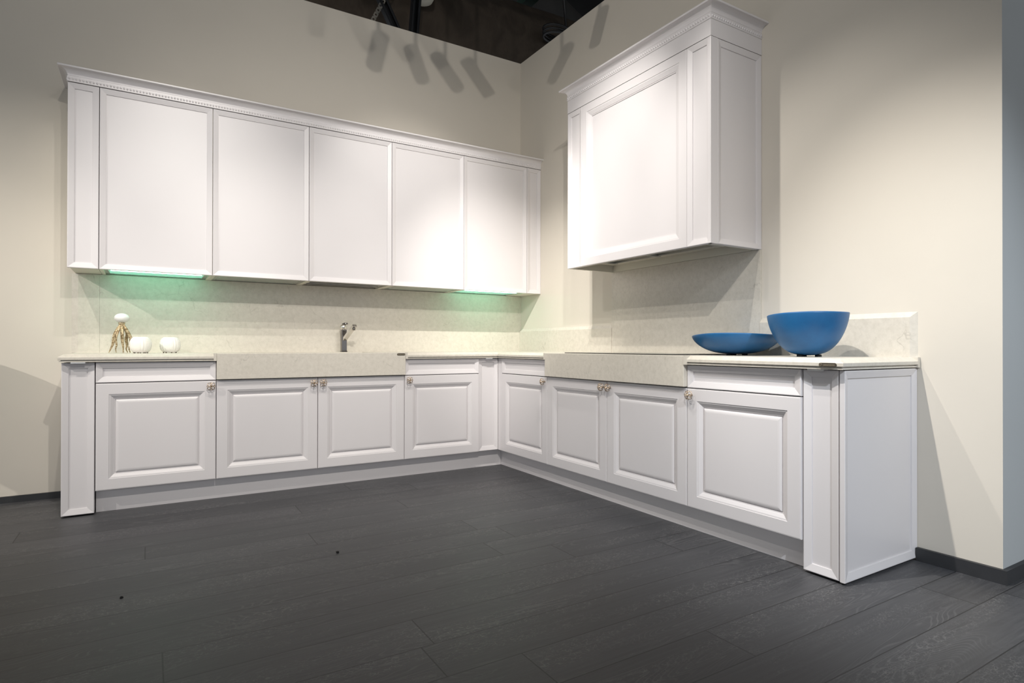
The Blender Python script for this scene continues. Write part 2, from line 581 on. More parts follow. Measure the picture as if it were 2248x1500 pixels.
# ------------------------------------------------------------------ base cabinets
G = 0.0016                                                # half of the joint between fronts
def base_unit(run, a, b, label, doors, drawer, group, gapside=None):
    """run 'L' along x or 'R' along -y; a<b measured along the run; doors = list of (a, b, knob 'l'/'r')"""
    if run == 'L':
        u, n = UL, NL
        P = lambda s, d, z: (s, -d, z)
    else:
        u, n = UR, NR
        P = lambda s, d, z: (-d, -s, z)
    d0 = -YL
    t = thing('base_cabinet', label, 'base cabinet', P((a + b) / 2, 0.30, 0.0 + ZDB), group)
    ztop = ZD if drawer else ZSB - 0.004
    bm = bmesh.new()
    box(bm, P(a + 0.0008, 0.02, ZDB + 0.002), P(b - 0.0008, d0 - 0.024, ztop - 0.002))
    obj('carcass', bm, GAP if False else PAINT, t)
    bm = bmesh.new()                                      # black sheet standing in for the shade in the joints
    box(bm, P(a + 0.001, d0 - 0.0238, ZDB + 0.004), P(b - 0.001, d0 - 0.0225, ztop + 0.001))
    obj('joint_shade', bm, GAP, t, 'black sheet giving the joints their shade')
    for da, db, side in doors:
        w = db - da - 2 * G
        zt = (ZD1 - 0.0018) if drawer else (ZD1 + 0.0)
        bm = bmesh.new()
        panel(bm, P(da + G, d0, ZDB), u, n, w, zt - ZDB, 0.022, DOOR)
        d = obj('door', bm, PAINT, t)
        ks = da + 0.030 if side == 'l' else db - 0.030
        knob(P(ks, d0, 0.689), u, n, d)
    if drawer:
        bm = bmesh.new()
        panel(bm, P(a + G, d0, ZD1 + 0.0022), u, n, b - a - 2 * G, ZD - ZD1 - 0.0022, 0.022, BEV)
        obj('drawer', bm, PAINT, t)
    return t

GB = 'lilac white base cabinets'
base_unit('L', LX[0], LX[1], 'lilac white base cabinet under the gold octopus and white urchin pots', [(LX[0], LX[1], 'r')], True, GB)
base_unit('L', LX[1], LX[3], 'wide two door base cabinet under the stone sink apron with the tap', [(LX[1], LX[2], 'r'), (LX[2], LX[3], 'l')], False, GB)
base_unit('L', LX[3], LX[4], 'base cabinet with drawer between the sink apron and the inside corner', [(LX[3], LX[4], 'l')], True, GB)
ry = [-v for v in RY]
base_unit('R', ry[0], ry[1], 'base cabinet with drawer right of the inside corner, beside the hob apron', [(ry[0], ry[1], 'r')], True, GB)
base_unit('R', ry[1], ry[3], 'wide two door base cabinet under the stone apron below the hood', [(ry[1], ry[2], 'r'), (ry[2], ry[3], 'l')], False, GB)
base_unit('R', ry[3], ry[4], 'base cabinet with drawer under the shallow blue bowl', [(ry[3], ry[4], 'l')], True, GB)

# pilasters of the base run
def base_pilaster(run, a, b, z0, label, tab, side=None):
    if run == 'L':
        u, n = UL, NL
        P = lambda s, d, z: (s, -d, z)
    else:
        u, n = UR, NR
        P = lambda s, d, z: (-d, -s, z)
    t = thing('pilaster', label, 'pilaster', P((a + b) / 2, 0.4, z0), 'pilasters of the base run')
    bm = bmesh.new()
    panel(bm, P(a, -YC, z0), u, n, b - a - 0.002, ZD - z0, 0.022, BEV)
    obj('front_panel', bm, PAINT, t)
    bm = bmesh.new()
    box(bm, P(a + 0.002, 0.03, z0), P(b - 0.003, -YC - 0.0222, ZD - 0.001))
    obj('carcass', bm, PAINT, t)
    bm = bmesh.new()
    box(bm, P(tab[0], -YC - 0.018, ZD + 0.0006), P(tab[1], -YC + 0.027, ZD + 0.0034))
    box(bm, P(tab[0], -YC + 0.0265, ZD - 0.0035), P(tab[1], -YC + 0.0285, ZD + 0.0034))
    obj('pull_tab', bm, SILVER, t, 'silver pull tab under the worktop')
    return t
base_pilaster('L', L0, L1 - G, 0.010, 'tall panelled pilaster at the far left end of the base run', (-3.248, -3.183))
t = base_pilaster('L', LX[4] + G, -0.5635, ZDB, 'panelled pilaster in the inside corner of the base run', (-0.690, -0.632))
bm = bmesh.new()
box(bm, (-0.5650, -0.5625, ZDB), (-0.540, -0.6245, ZD))
obj('corner_filler', bm, PAINT, t)
base_pilaster('R', 3.028, 3.176, 0.010, 'panelled pilaster at the near right end, under the bronze badge', (3.063, 3.131))

# end panel of the right run
t = thing('end_panel', 'wide bluish white end panel closing the right base run near the wall', 'end panel', (-0.3, END, 0.01))
bm = bmesh.new()
panel(bm, (-0.566, END, 0.010), (1, 0, 0), (0, -1, 0), 0.5655, ZD - 0.010, 0.020, BEV)
obj('panel', bm, PAINT, t)
bm = bmesh.new()
box(bm, (-0.562, -3.1775, 0.010), (-0.02, END + 0.0205, ZD - 0.001))
obj('backing', bm, PAINT, t)

# plinths
bm = boxes(((L1 + 0.001, YP, 0), (YP, YP + 0.016, ZDB - 0.004)))
bm2 = [(x, ) for x in LX[1:4]]
for x in LX[1:5]:
    box(bm, (x + 0.004, YP - 0.0004, 0.086), (x + 0.0046, YP, ZDB - 0.004))
single('plinth', bm, PAINT, 'recessed lilac plinth along the floor under the left base run', 'plinth', ((L1 + YP) / 2, YP, 0), 'plinths')
bm = boxes(((YP, YP - 0.001, 0), (YP + 0.016, -3.027, ZDB - 0.004)))
for y in RY[1:4]:
    box(bm, (YP - 0.0004, y - 0.014, 0.07), (YP, y - 0.0146, ZDB - 0.004))
single('plinth', bm, PAINT, 'recessed lilac plinth along the floor under the right base run', 'plinth', (YP, -1.8, 0), 'plinths')

# ------------------------------------------------------------------ worktops
# edge section, outwards distance from the top arris and height
EDGE = [(-0.026, 0.0), (0.0, -0.0165), (0.0015, -0.0185), (0.0015, -0.031), (0.0, -0.0325), (-0.012, -0.0330), (-0.012, -0.0370),
        (-0.004, -0.0375), (-0.004, -0.0440)]
ZB = ZT - 0.046
FR = 0.593                                                # worktop front

def slab(bm, outline):
    """outline: list of (x, y, moulded) clockwise or not; moulded edges get the edge section."""
    n = len(outline)
    pts = [Vector((p[0], p[1])) for p in outline]
    area = sum(pts[i].x * pts[(i + 1) % n].y - pts[(i + 1) % n].x * pts[i].y for i in range(n))
    sgn = 1 if area > 0 else -1
    nrm, mo = [], []
    for i in range(n):
        e = (pts[(i + 1) % n] - pts[i]).normalized()
        nrm.append(Vector((e.y, -e.x)) * sgn)
        mo.append(outline[i][2])
    prev = None
    for dist, dz in EDGE:
        cur = []
        for i in range(n):
            d1 = dist if mo[i - 1] else 0.0
            d2 = dist if mo[i] else 0.0
            n1, n2 = nrm[i - 1], nrm[i]
            den = n1.x * n2.y - n1.y * n2.x
            p = pts[i]
            if abs(den) < 1e-6:
                q = p + n1 * d1
            else:
                c1, c2 = n1.dot(p) + d1, n2.dot(p) + d2
                q = Vector(((c1 * n2.y - c2 * n1.y) / den, (n1.x * c2 - n2.x * c1) / den))
            cur.append(bm.verts.new((q.x, q.y, ZT + dz)))
        if prev is None:
            top = cur
            bm.faces.new(cur)
        else:
            bridge(bm, prev, cur)
        prev = cur
    bm.faces.new(prev[::-1])

SRET = 0.016                                              # square stop block at the aprons
WX0 = -3.304
# left
t = thing('worktop', 'left stone worktop carrying the octopus and the white urchin pots', 'worktop', (-2.9, -0.3, ZB), 'stone worktops')
bm = bmesh.new()
slab(bm, [(WX0, -FR, True), (LX[1] - SRET, -FR, False), (LX[1] - SRET, -0.001, False), (WX0, -0.001, True)])
obj('slab', bm, STONE, t)
bm = boxes(((LX[1] - SRET, -FR - 0.0015, ZB + 0.001), (LX[1] - 0.0006, -0.001, ZT)))
obj('stop_block', bm, STONE, t)
# corner
t = thing('worktop', 'L-shaped stone worktop in the inside corner between sink and hob', 'worktop', (-0.4, -0.4, ZB), 'stone worktops')
bm = bmesh.new()
slab(bm, [(LX[3] + SRET, -0.001, False), (LX[3] + SRET, -FR, True), (-FR, -FR, True), (-FR, RY[1] + SRET, False), (-0.001, RY[1] + SRET, False), (-0.001, -0.001, False)])
obj('slab', bm, STONE, t)
bm = boxes(((LX[3] + 0.0006, -FR - 0.0015, ZB + 0.001), (LX[3] + SRET, -0.001, ZT)))
obj('stop_block', bm, STONE, t)
bm = boxes(((-FR - 0.0015, RY[1] + SRET, ZB + 0.001), (-0.001, RY[1] + 0.0006, ZT)))
obj('stop_block', bm, STONE, t)
# right
WTR = thing('worktop', 'right stone worktop carrying the two blue bowls', 'worktop', (-0.3, -2.8, ZB), 'stone worktops')
bm = bmesh.new()
WEND = END - 0.010
slab(bm, [(-0.020, RY[3] - 0.024, False), (-FR - 0.006, RY[3] - 0.024, True), (-FR - 0.006, WEND, True), (-0.020, WEND, False)])
obj('slab', bm, STONE, WTR)
bm = boxes(((-FR - 0.0075, RY[3] - 0.0006, ZB + 0.001), (-0.001, RY[3] - 0.024, ZT)),
           ((-0.020, RY[3] - 0.024, ZB + 0.001), (-0.001, WEND - 0.0015, ZT)))
obj('stop_block', bm, STONE, WTR)

# stone aprons with sink and hob
t = thing('stone_sink', 'deep stone sink apron below the tap, with a small dark badge', 'sink', (-1.94, -0.35, ZSB), 'stone aprons')
SINK = t
bm = boxes(((LX[1] + 0.0004, YS, ZSB), (LX[3] - 0.0004, YS + 0.03, ZT)))
bevel_all(bm, 0.0025, 1)
obj('apron', bm, STONE, t)
bm = bmesh.new()
x0, x1 = LX[1] + 0.0004, LX[3] - 0.0004
for lo, hi in (((x0, YS + 0.03, ZT - 0.03), (x1, -0.50, ZT)), ((x0, -0.12, ZT - 0.03), (x1, -0.001, ZT)),
               ((x0, -0.50, ZT - 0.03), (x0 + 0.16, -0.12, ZT)), ((x1 - 0.16, -0.50, ZT - 0.03), (x1, -0.12, ZT))):
    box(bm, lo, hi)
obj('rim', bm, STONE, t)
bm = bmesh.new()
bx0, bx1, by0, by1, bz = x0 + 0.165, x1 - 0.165, -0.495, -0.125, ZSB + 0.004
for lo, hi in (((bx0, by0, bz), (bx1, by1, bz + 0.012)), ((bx0, by0, bz), (bx0 + 0.012, by1, ZT - 0.03)), ((bx1 - 0.012, by0, bz), (bx1, by1, ZT - 0.03)),
               ((bx0, by0, bz), (bx1, by0 + 0.012, ZT - 0.03)), ((bx0, by1 - 0.012, bz), (bx1, by1, ZT - 0.03))):
    box(bm, lo, hi)
obj('basin', bm, STONE, t)

t = thing('stone_apron', 'deep stone apron and slab around the black hob under the hood', 'worktop', (-0.35, -1.83, ZSB), 'stone aprons')
y0, y1 = RY[1] - 0.0004, RY[3] + 0.0004
bm = boxes(((YS, y0, ZSB), (YS + 0.03, y1, ZT)))
bevel_all(bm, 0.0025, 1)
obj('apron', bm, STONE, t)
bm = boxes(((YS + 0.03, y0, ZT - 0.04), (-0.001, y1, ZT)))
obj('slab', bm, STONE, t)

bm = boxes(((-0.53, -1.36, ZT), (-0.08, -2.31, ZT + 0.005)))
bevel_all(bm, 0.0015, 1)
t = single('hob', bm, HOBG, 'thin black glass hob lying on the stone below the hood', 'hob', (-0.3, -1.83, ZT))
bm = bmesh.new()
for (hx, hy, hr) in ((-0.18, -1.58, 0.09), (-0.42, -1.58, 0.07), (-0.30, -1.86, 0.11), (-0.18, -2.12, 0.07), (-0.42, -2.12, 0.09)):
    tube(bm, [(hx + hr * math.cos(a), hy + hr * math.sin(a), ZT + 0.0047) for a in (2 * math.pi * k / 40 for k in range(40))], 0.0006, 4, closed=True)
obj('cooking_zone', bm, GREYGL, t, 'thin grey rings on the glass')

# badges
def text_mesh(name, body, size, loc, rot, m, parent, shx=1.0):
    cu = bpy.data.curves.new(name, 'FONT')
    cu.body = body
    cu.size = size
    cu.align_x, cu.align_y = 'CENTER', 'CENTER'
    cu.extrude = 0.00025
    cu.resolution_u = 3
    to = bpy.data.objects.new(name, cu)
    COL.objects.link(to)
    dg = bpy.context.evaluated_depsgraph_get()
    me = bpy.data.meshes.new_from_object(to.evaluated_get(dg))
    bpy.data.objects.remove(to)
    bpy.data.curves.remove(cu)
    me.name = name
    me.transform(Matrix.Translation(Vector(loc) - root_loc(parent)) @ rot @ Matrix.Diagonal((shx, 1, 1, 1)))
    me.materials.clear()
    me.materials.append(m)
    o = bpy.data.objects.new(name, me)
    COL.objects.link(o)
    o.parent = parent
    return o

def badge(c, u, n, w, h, parent, txt):
    c, u, n = Vector(c), Vector(u), Vector(n)
    z = Vector((0, 0, 1))
    bm = bmesh.new()
    def out(k, d):
        p = []
        r = h / 2 * k
        for s in (1, -1):
            for i in range(9):
                a = -math.pi / 2 + math.pi * i / 8
                p.append(c + u * s * ((w - h) / 2 + r * math.cos(a)) + z * s * r * math.sin(a) + n * d)
        return ring(bm, p)
    a = out(1.0, 0.0)
    b = out(1.0, 0.0012)
    e = out(0.9, 0.0020)
    bm.faces.new(a[::-1])
    bridge(bm, a, b)
    bridge(bm, b, e)
    bm.faces.new(e)
    bo = obj('badge', bm, BADGE, parent, 'dark bronze maker badge')
    if txt:
        rot = Matrix((u, z, n)).transposed().to_4x4()
        text_mesh('lettering', 'caesarstone', h * 0.72, c + n * 0.0020 + u * w * 0.07, rot, BADGET, bo, 0.86)
        bm = bmesh.new()
        cc = c - u * w * 0.385 + n * 0.0022
        tube(bm, [cc + u * 0.30 * h * math.cos(q) + z * 0.30 * h * math.sin(q) for q in (2 * math.pi * k / 18 for k in range(18))], 0.0005, 4, closed=True)
        tube(bm, [cc + u * 0.12 * h + z * 0.2 * h, cc - u * 0.1 * h + z * 0.12 * h, cc - u * 0.1 * h - z * 0.12 * h, cc + u * 0.12 * h - z * 0.2 * h], 0.0004, 4)
        obj('emblem', bm, BADGET, bo)
badge((-FR - 0.0075, -3.153, ZT - 0.0255), UR, NR, 0.071, 0.0155, WTR, True)
badge((-1.374, YS, 0.8715), UL, NL, 0.060, 0.0155, SINK, True)

# ------------------------------------------------------------------ splashbacks
def splash(name, bs, label, loc, extra=None):
    bm = boxes(*bs)
    return single(name, bm, STONE, label, 'splashback', loc, 'stone splashbacks')
SB = 0.014
ZS1 = ZUB - 0.001
bm = bmesh.new()
# narrow end strip with a chamfered outer edge
xa, xb, xc = -3.299, -3.265, -3.1553
lo = ring(bm, [(xa, 0, ZT), (xb, -SB, ZT), (xc, -SB, ZT), (xc, 0, ZT)])
hi = ring(bm, [(xa, 0, ZS1), (xb, -SB, ZS1), (xc, -SB, ZS1), (xc, 0, ZS1)])
bridge(bm, lo, hi); bm.faces.new(lo[::-1]); bm.faces.new(hi)
single('splashback', bm, STONE, 'narrow stone splashback strip at the far left end with a chamfered edge', 'splashback', (-3.22, 0, ZT), 'stone splashbacks')
splash('splashback', [((-3.1547, -SB, ZT), (-0.1452, -0.0008, ZS1))], 'long stone splashback behind the tap and octopus, lit green at its left', (-1.65, 0, ZT))
splash('splashback', [((-0.1446, -SB, ZT), (-0.0005, 0, ZS1))], 'narrow stone splashback strip at the inside corner under the last wall cabinet', (-0.07, 0, ZT))
HY0, HY1 = -1.24, -2.442
ZHB = 1.462
splash('splashback', [((-SB, HY0, ZT), (-0.0008, HY1, ZHB - 0.001))], 'tall stone splashback on the right wall under the hood', (0, -1.84, ZT))
def upstand(ya, yb, endcap, label):
    bm = bmesh.new()
    T, zc, z1 = 0.018, 1.060, 1.084
    e = 0.024 if endcap else 0.0
    def prof(y, yc):
        return ring(bm, [(0, y, ZT), (-T if y == yc else 0, y, ZT), (-T if y == yc else 0, y, zc if y == yc else z1), (0, y, z1)]) if False else None
    # front face ring and back ring (mitred chamfer on top, and on the free end)
    front = ring(bm, [(-T, ya, ZT), (-T, yb + e, ZT), (-T, yb + e, zc), (-T, ya, zc)])
    back = ring(bm, [(-0.0, ya, ZT), (-0.0, yb, ZT), (-0.0, yb, z1), (-0.0, ya, z1)])
    bm.faces.new(front)
    bm.faces.new(back[::-1])
    bridge(bm, front, back)
    return single('upstand', bm, STONE, label, 'upstand', (0, (ya + yb) / 2, ZT), 'low stone upstands on the right wall')
upstand(-SB - 0.0005, HY0 + 0.0006, False, 'low stone upstand between the inside corner and the tall splashback')
upstand(HY1 - 0.0006, END - 0.003, True, 'low chamfered stone upstand behind the blue bowls')

# ------------------------------------------------------------------ wall cabinets
GW = 'wall cabinets above the sink'
WL = ['wall cabinet above the octopus with a lit green glass panel below', 'wall cabinet second from the left, grey glass panel below',
      'middle wall cabinet above the tap with the steel extractor below', 'wall cabinet fourth from the left, pale grey glass panel below',
      'wall cabinet nearest the inside corner, with a lit green panel below']
PT = 0.019
for i in range(5):
    a, b = UX[i], UX[i + 1]
    t = thing('wall_cabinet', WL[i], 'wall cabinet', ((a + b) / 2, -0.15, ZUB), GW)
    bm = boxes(((a + 0.0004, -0.001, ZUB), (a + PT, YU + 0.0225, ZUT)), ((b - PT, -0.001, ZUB), (b - 0.0004, YU + 0.0225, ZUT)),
               ((a + PT, -0.001, ZUT - PT), (b - PT, YU + 0.0225, ZUT)), ((a + PT, -0.001, ZUB + 0.03), (b - PT, YU + 0.0225, ZUB + 0.045)),
               ((a + PT, -0.001, ZUB + 0.03), (b - PT, -0.012, ZUT)))
    obj('carcass', bm, CARC, t)
    bm = bmesh.new()
    panel(bm, (a + G, YU, ZUB), UL, NL, b - a - 2 * G, ZUT - ZUB - 0.002, 0.022, BEV)
    obj('door', bm, PAINT, t)
    xa, xb = a + PT + 0.0005, b - PT - 0.0005
    if i in (0, 4):
        bm = boxes(((xa, -0.013, ZUB + 0.006), (xa + 0.022, YU + 0.024, ZUB + 0.024)), ((xb - 0.022, -0.013, ZUB + 0.006), (xb, YU + 0.024, ZUB + 0.024)),
                   ((xa + 0.022, -0.013, ZUB + 0.006), (xb - 0.022, -0.028, ZUB + 0.024)), ((xa + 0.022, YU + 0.024, ZUB + 0.006), (xb - 0.022, YU + 0.036, ZUB + 0.024)))
        fr = obj('light_frame', bm, FRAME, t, 'grey frame of the under-cabinet light')
        bm = boxes(((xa + 0.0225, -0.0285, ZUB + 0.010), (xb - 0.0225, YU + 0.0365, ZUB + 0.018)))
        obj('light_panel', bm, LIT, fr, 'lit pale green glass')
        bm = bmesh.new()
        tube(bm, [(xa + 0.035, YU + 0.085, ZUB + 0.0085), (xb - 0.035, YU + 0.085, ZUB + 0.0085)], 0.006, 8)
        obj('light_tube', bm, TUBE, fr, 'bright glowing tube')
    elif i == 2:
        bm = boxes(((xa, -0.03, ZUB + 0.004), (xb - 0.03, YU + 0.05, ZUB + 0.026)), ((xb - 0.029, -0.03, ZUB + 0.008), (xb, YU + 0.05, ZUB + 0.026)))
        ex = obj('extractor', bm, STEEL, t, 'brushed steel extractor insert')
        bm = boxes(((xa + 0.01, -0.10, ZUB + 0.001), (xb - 0.05, -0.115, ZUB + 0.0042)), ((xa + 0.01, -0.20, ZUB + 0.001), (xb - 0.05, -0.212, ZUB + 0.0042)))
        obj('grease_rail', bm, CHROME, ex)
    else:
        bm = boxes(((xa + 0.020, -0.026, ZUB + 0.003), (xb - 0.020, YU + 0.036, ZUB + 0.018)))
        obj('glass_panel', bm, GREYGL, t, 'unlit grey glass panel')
        bm = boxes(((xa, -0.013, ZUB + 0.002), (xa + 0.0195, YU + 0.024, ZUB + 0.024)), ((xb - 0.0195, -0.013, ZUB + 0.002), (xb, YU + 0.024, ZUB + 0.024)),
                   ((xa + 0.0195, -0.013, ZUB + 0.002), (xb - 0.0195, -0.0255, ZUB + 0.024)), ((xa + 0.0195, YU + 0.024, ZUB + 0.002), (xb - 0.0195, YU + 0.0355, ZUB + 0.024)))
        obj('light_frame', bm, FRAME, t)
for a, b, lab in ((U0, UX[0], 'narrow panelled pilaster closing the wall cabinets at the far left'), (UX[5], -0.0006, 'narrow panelled pilaster closing the wall cabinets at the inside corner')):
    t = thing('wall_pilaster', lab, 'pilaster', ((a + b) / 2, -0.15, ZUB), 'pilasters of the wall cabinets')
    bm = bmesh.new()
    panel(bm, (a + (G if a > U0 else 0), YU, ZUB), UL, NL, b - a - (G if a == U0 else 0) - (G if a > U0 else 0), ZUT - ZUB - 0.002, 0.022, BEV)
    obj('front_panel', bm, PAINT, t)
    xi = a + 0.012 if a == U0 else a + 0.002
    bm = boxes(((xi, -0.001, ZUB + 0.001), (b - 0.002, YU + 0.0225, ZUT)))
    obj('carcass', bm, CARC, t)

# cornice: section (outwards, up) from the top of the doors
CORN = [(0.0, 0.0), (0.0025, 0.002), (0.0035, 0.029), (0.0, 0.030), (0.0, 0.034)]
for k in range(9):
    q = k / 8 * math.pi / 2
    CORN.append((0.0015 + 0.0385 * (1 - math.cos(q)), 0.035 + 0.033 * math.sin(q)))
CORN += [(0.0425, 0.068), (0.0445, 0.071), (0.0445, 0.0765), (0.043, 0.078)]

def cornice(bm, path, z, nrm):
    """path points (x, y) at the cabinet face with outward directions nrm at each point"""
    prev = None
    for d, dz in CORN + [(-0.02, 0.078), (-0.02, 0.0)]:
        cur = [bm.verts.new((p[0] + q[0] * d, p[1] + q[1] * d, z + dz)) for p, q in zip(path, nrm)]
        if prev:
            for i in range(len(cur) - 1):
                f = bm.faces.new((prev[i], prev[i + 1], cur[i + 1], cur[i]))
        prev = cur

def beads(bm, a, b, nrm, z, pitch=0.0165):
    a, b = Vector(a), Vector(b)
    L = (b - a).length
    n = int(L / pitch)
    e = (b - a) / n
    for i in range(n):
        c = a + e * (i + 0.5)
        ctr = Vector((c.x + nrm[0] * 0.0035, c.y + nrm[1] * 0.0035, z))
        vs = []
        u = e.normalized()
        N = Vector((nrm[0], nrm[1], 0))
        U = Vector((u.x, u.y, 0))
        top = bm.verts.new(ctr + N * 0.0055)
        prev = None
        for r, d in ((0.55, 0.0046), (1.0, -0.001)):
            cur = [bm.verts.new(ctr + N * d + U * 0.0066 * r * math.cos(q) + Vector((0, 0, 0.0075 * r * math.sin(q))))
                   for q in (2 * math.pi * k / 8 for k in range(8))]
            if prev is None:
                for k in range(8):
                    bm.faces.new((top, cur[k], cur[(k + 1) % 8])).smooth = True
            else:
                bridge(bm, prev, cur, True)
            prev = cur

t = thing('cornice', 'long white cove cornice with a beaded strip on top of the wall cabinets', 'cornice', (-1.6, -0.15, ZUT))
bm = bmesh.new()
cornice(bm, [(U0, -0.0006), (U0, YU), (-0.0006, YU)], ZUT + 0.001, [(-1, 0), (-1, -1), (0, -1)])
box(bm, (U0 + 0.0195, -0.0006, ZUT + 0.002), (-0.0008, YU + 0.0195, ZUT + 0.030))
obj('cove_moulding', bm, PAINT, t)
bm = bmesh.new()
beads(bm, (U0, YU), (-0.002, YU), (0, -1), ZUT + 0.0165)
beads(bm, (U0, -0.002), (U0, YU), (-1, 0), ZUT + 0.0165)
obj('bead_moulding', bm, PAINT, t)

# ------------------------------------------------------------------ range hood cabinet
XH = -0.414
ZHF, ZHK = 2.530, 2.617
t = thing('range_hood', 'tall white panelled hood cabinet with cornice on the right wall', 'range hood', (-0.2, -1.84, ZHB))
bm = boxes(((-0.001, HY0 - 0.001, ZHB), (XH + 0.024, HY0 - 0.020, ZHF - 0.002)), ((-0.001, HY1 + 0.0225, ZHB + 0.001), (XH + 0.024, HY1 + 0.040, ZHF - 0.002)),
           ((-0.001, HY0 - 0.02, ZHB), (-0.018, HY1 + 0.0225, ZHF - 0.002)), ((-0.018, HY0 - 0.02, ZHB + 0.048), (XH + 0.024, HY1 + 0.0225, ZHB + 0.062)),
           ((XH + 0.0235, HY0 - 0.02, ZHB + 0.001), (XH + 0.036, HY1 + 0.0225, ZHF - 0.002)))
obj('carcass', bm, CARC, t)
def rpan(name, ya, yb, prof, label=None):
    bm = bmesh.new()
    panel(bm, (XH, ya - G / 2, ZHB), UR, NR, ya - yb - G, ZHF - ZHB - 0.002, 0.022, prof)
    return obj(name, bm, PAINT, t, label)
rpan('pilaster', HY0, -1.392, BEV)
rpan('door', -1.392, -2.284, HOODP)
rpan('pilaster', -2.284, HY1, BEV)
bm = bmesh.new()
panel(bm, (-0.358, HY1, ZHB), (1, 0, 0), (0, -1, 0), 0.3572, ZHF - ZHB - 0.002, 0.020, BEV)
obj('side_panel', bm, PAINT, t)
bm = boxes(((XH + 0.001, HY1 + 0.0005, ZHB), (-0.3596, HY1 + 0.0215, ZHF - 0.002)))
obj('side_strip', bm, PAINT, t)
bm = boxes(((XH - 0.0005, HY0 - 0.0005, ZHF), (-0.0008, HY1 - 0.0005, ZHK - 0.001)))
obj('frieze', bm, PAINT, t)
bm = boxes(((XH + 0.002, HY0 - 0.003, ZHF - 0.003), (-0.001, HY1 + 0.003, ZHF + 0.001)))
obj('shadow_gap', bm, GAP, t, 'dark joint under the frieze')
bm = bmesh.new()
cornice(bm, [(-0.0006, HY0), (XH, HY0), (XH, HY1), (-0.0006, HY1)], ZHK, [(0, 1), (-1, 1), (-1, -1), (0, -1)])
cm = obj('cove_moulding', bm, PAINT, t)
bm = bmesh.new()
beads(bm, (XH, HY0), (XH, HY1), (-1, 0), ZHK + 0.0155)
beads(bm, (XH, HY1), (-0.002, HY1), (0, -1), ZHK + 0.0155)
beads(bm, (XH, HY0), (-0.002, HY0), (0, 1), ZHK + 0.0155)
obj('bead_moulding', bm, PAINT, cm)
# extractor insert under the hood: two rails on brackets
bm = boxes(((-0.22, -1.50, ZHB + 0.040), (-0.345, -2.36, ZHB + 0.0478)))
ex = obj('extractor', bm, FRAME, t, 'grey extractor insert')
bm = boxes(((-0.225, -1.52, ZHB + 0.016), (-0.240, -2.34, ZHB + 0.030)))
obj('rail', bm, STEEL, ex)
for yy in (-1.50, -1.88, -2.33):
    bm = boxes(((-0.21, yy, ZHB + 0.014), (-0.335, yy - 0.022, ZHB + 0.0405)))
    obj('bracket', bm, FRAME, ex)

# ------------------------------------------------------------------ tap
FX, FY = -1.628, -0.075
t = thing('tap', 'square chrome tap with dark reflections and slanted spout behind the sink apron', 'tap', (FX, FY, ZT))
bm = boxes(((FX - 0.0215, FY - 0.0215, ZT), (FX + 0.0215, FY + 0.0215, ZT + 0.009)))
bevel_all(bm, 0.002)
obj('base_plate', bm, CHROME, t)
bm = boxes(((FX - 0.019, FY - 0.019, ZT + 0.008), (FX + 0.019, FY + 0.019, ZT + 0.168)))
bevel_all(bm, 0.003, 2)
obj('body', bm, CHROME, t)
bm = bmesh.new()
sphere(bm, (FX - 0.004, FY, ZT + 0.186), 0.0245, 24, 14)
kn = obj('lever_ball', bm, CHROMEL, t)
bm = bmesh.new()
tube(bm, [(FX - 0.006, FY + 0.004, ZT + 0.205), (FX + 0.004, FY - 0.004, ZT + 0.213), (FX + 0.026, FY - 0.015, ZT + 0.214)], [0.011, 0.008, 0.006], 10)
obj('lever', bm, CHROME, kn)
def bar(bm, a, b, w, h):
    a, b = Vector(a), Vector(b)
    d = (b - a).normalized()
    s = d.cross(Vector((0, 0, 1))).normalized()
    up = s.cross(d)
    q = [(-w, -h), (w, -h), (w, h), (-w, h)]
    r0 = ring(bm, [a + s * i * 0.5 + up * j * 0.5 for i, j in q])
    r1 = ring(bm, [b + s * i * 0.5 + up * j * 0.5 for i, j in q])
    bridge(bm, r0, r1)
    bm.faces.new(r0[::-1]); bm.faces.new(r1)
bm = bmesh.new()
S0, S1 = Vector((FX + 0.002, FY - 0.012, ZT + 0.095)), Vector((FX + 0.034, FY - 0.165, ZT + 0.196))
bar(bm, S0, S1, 0.033, 0.021)
bevel_all(bm, 0.002)
sp = obj('spout', bm, CHROMEL, t)
bm = bmesh.new()
lathe(bm, [(0, -0.018), (0.009, -0.018), (0.011, -0.016), (0.011, 0.002), (0, 0.002)], S1.x - 0.003, S1.y + 0.013, S1.z - 0.017, 20)
obj('aerator', bm, CHROME, sp)

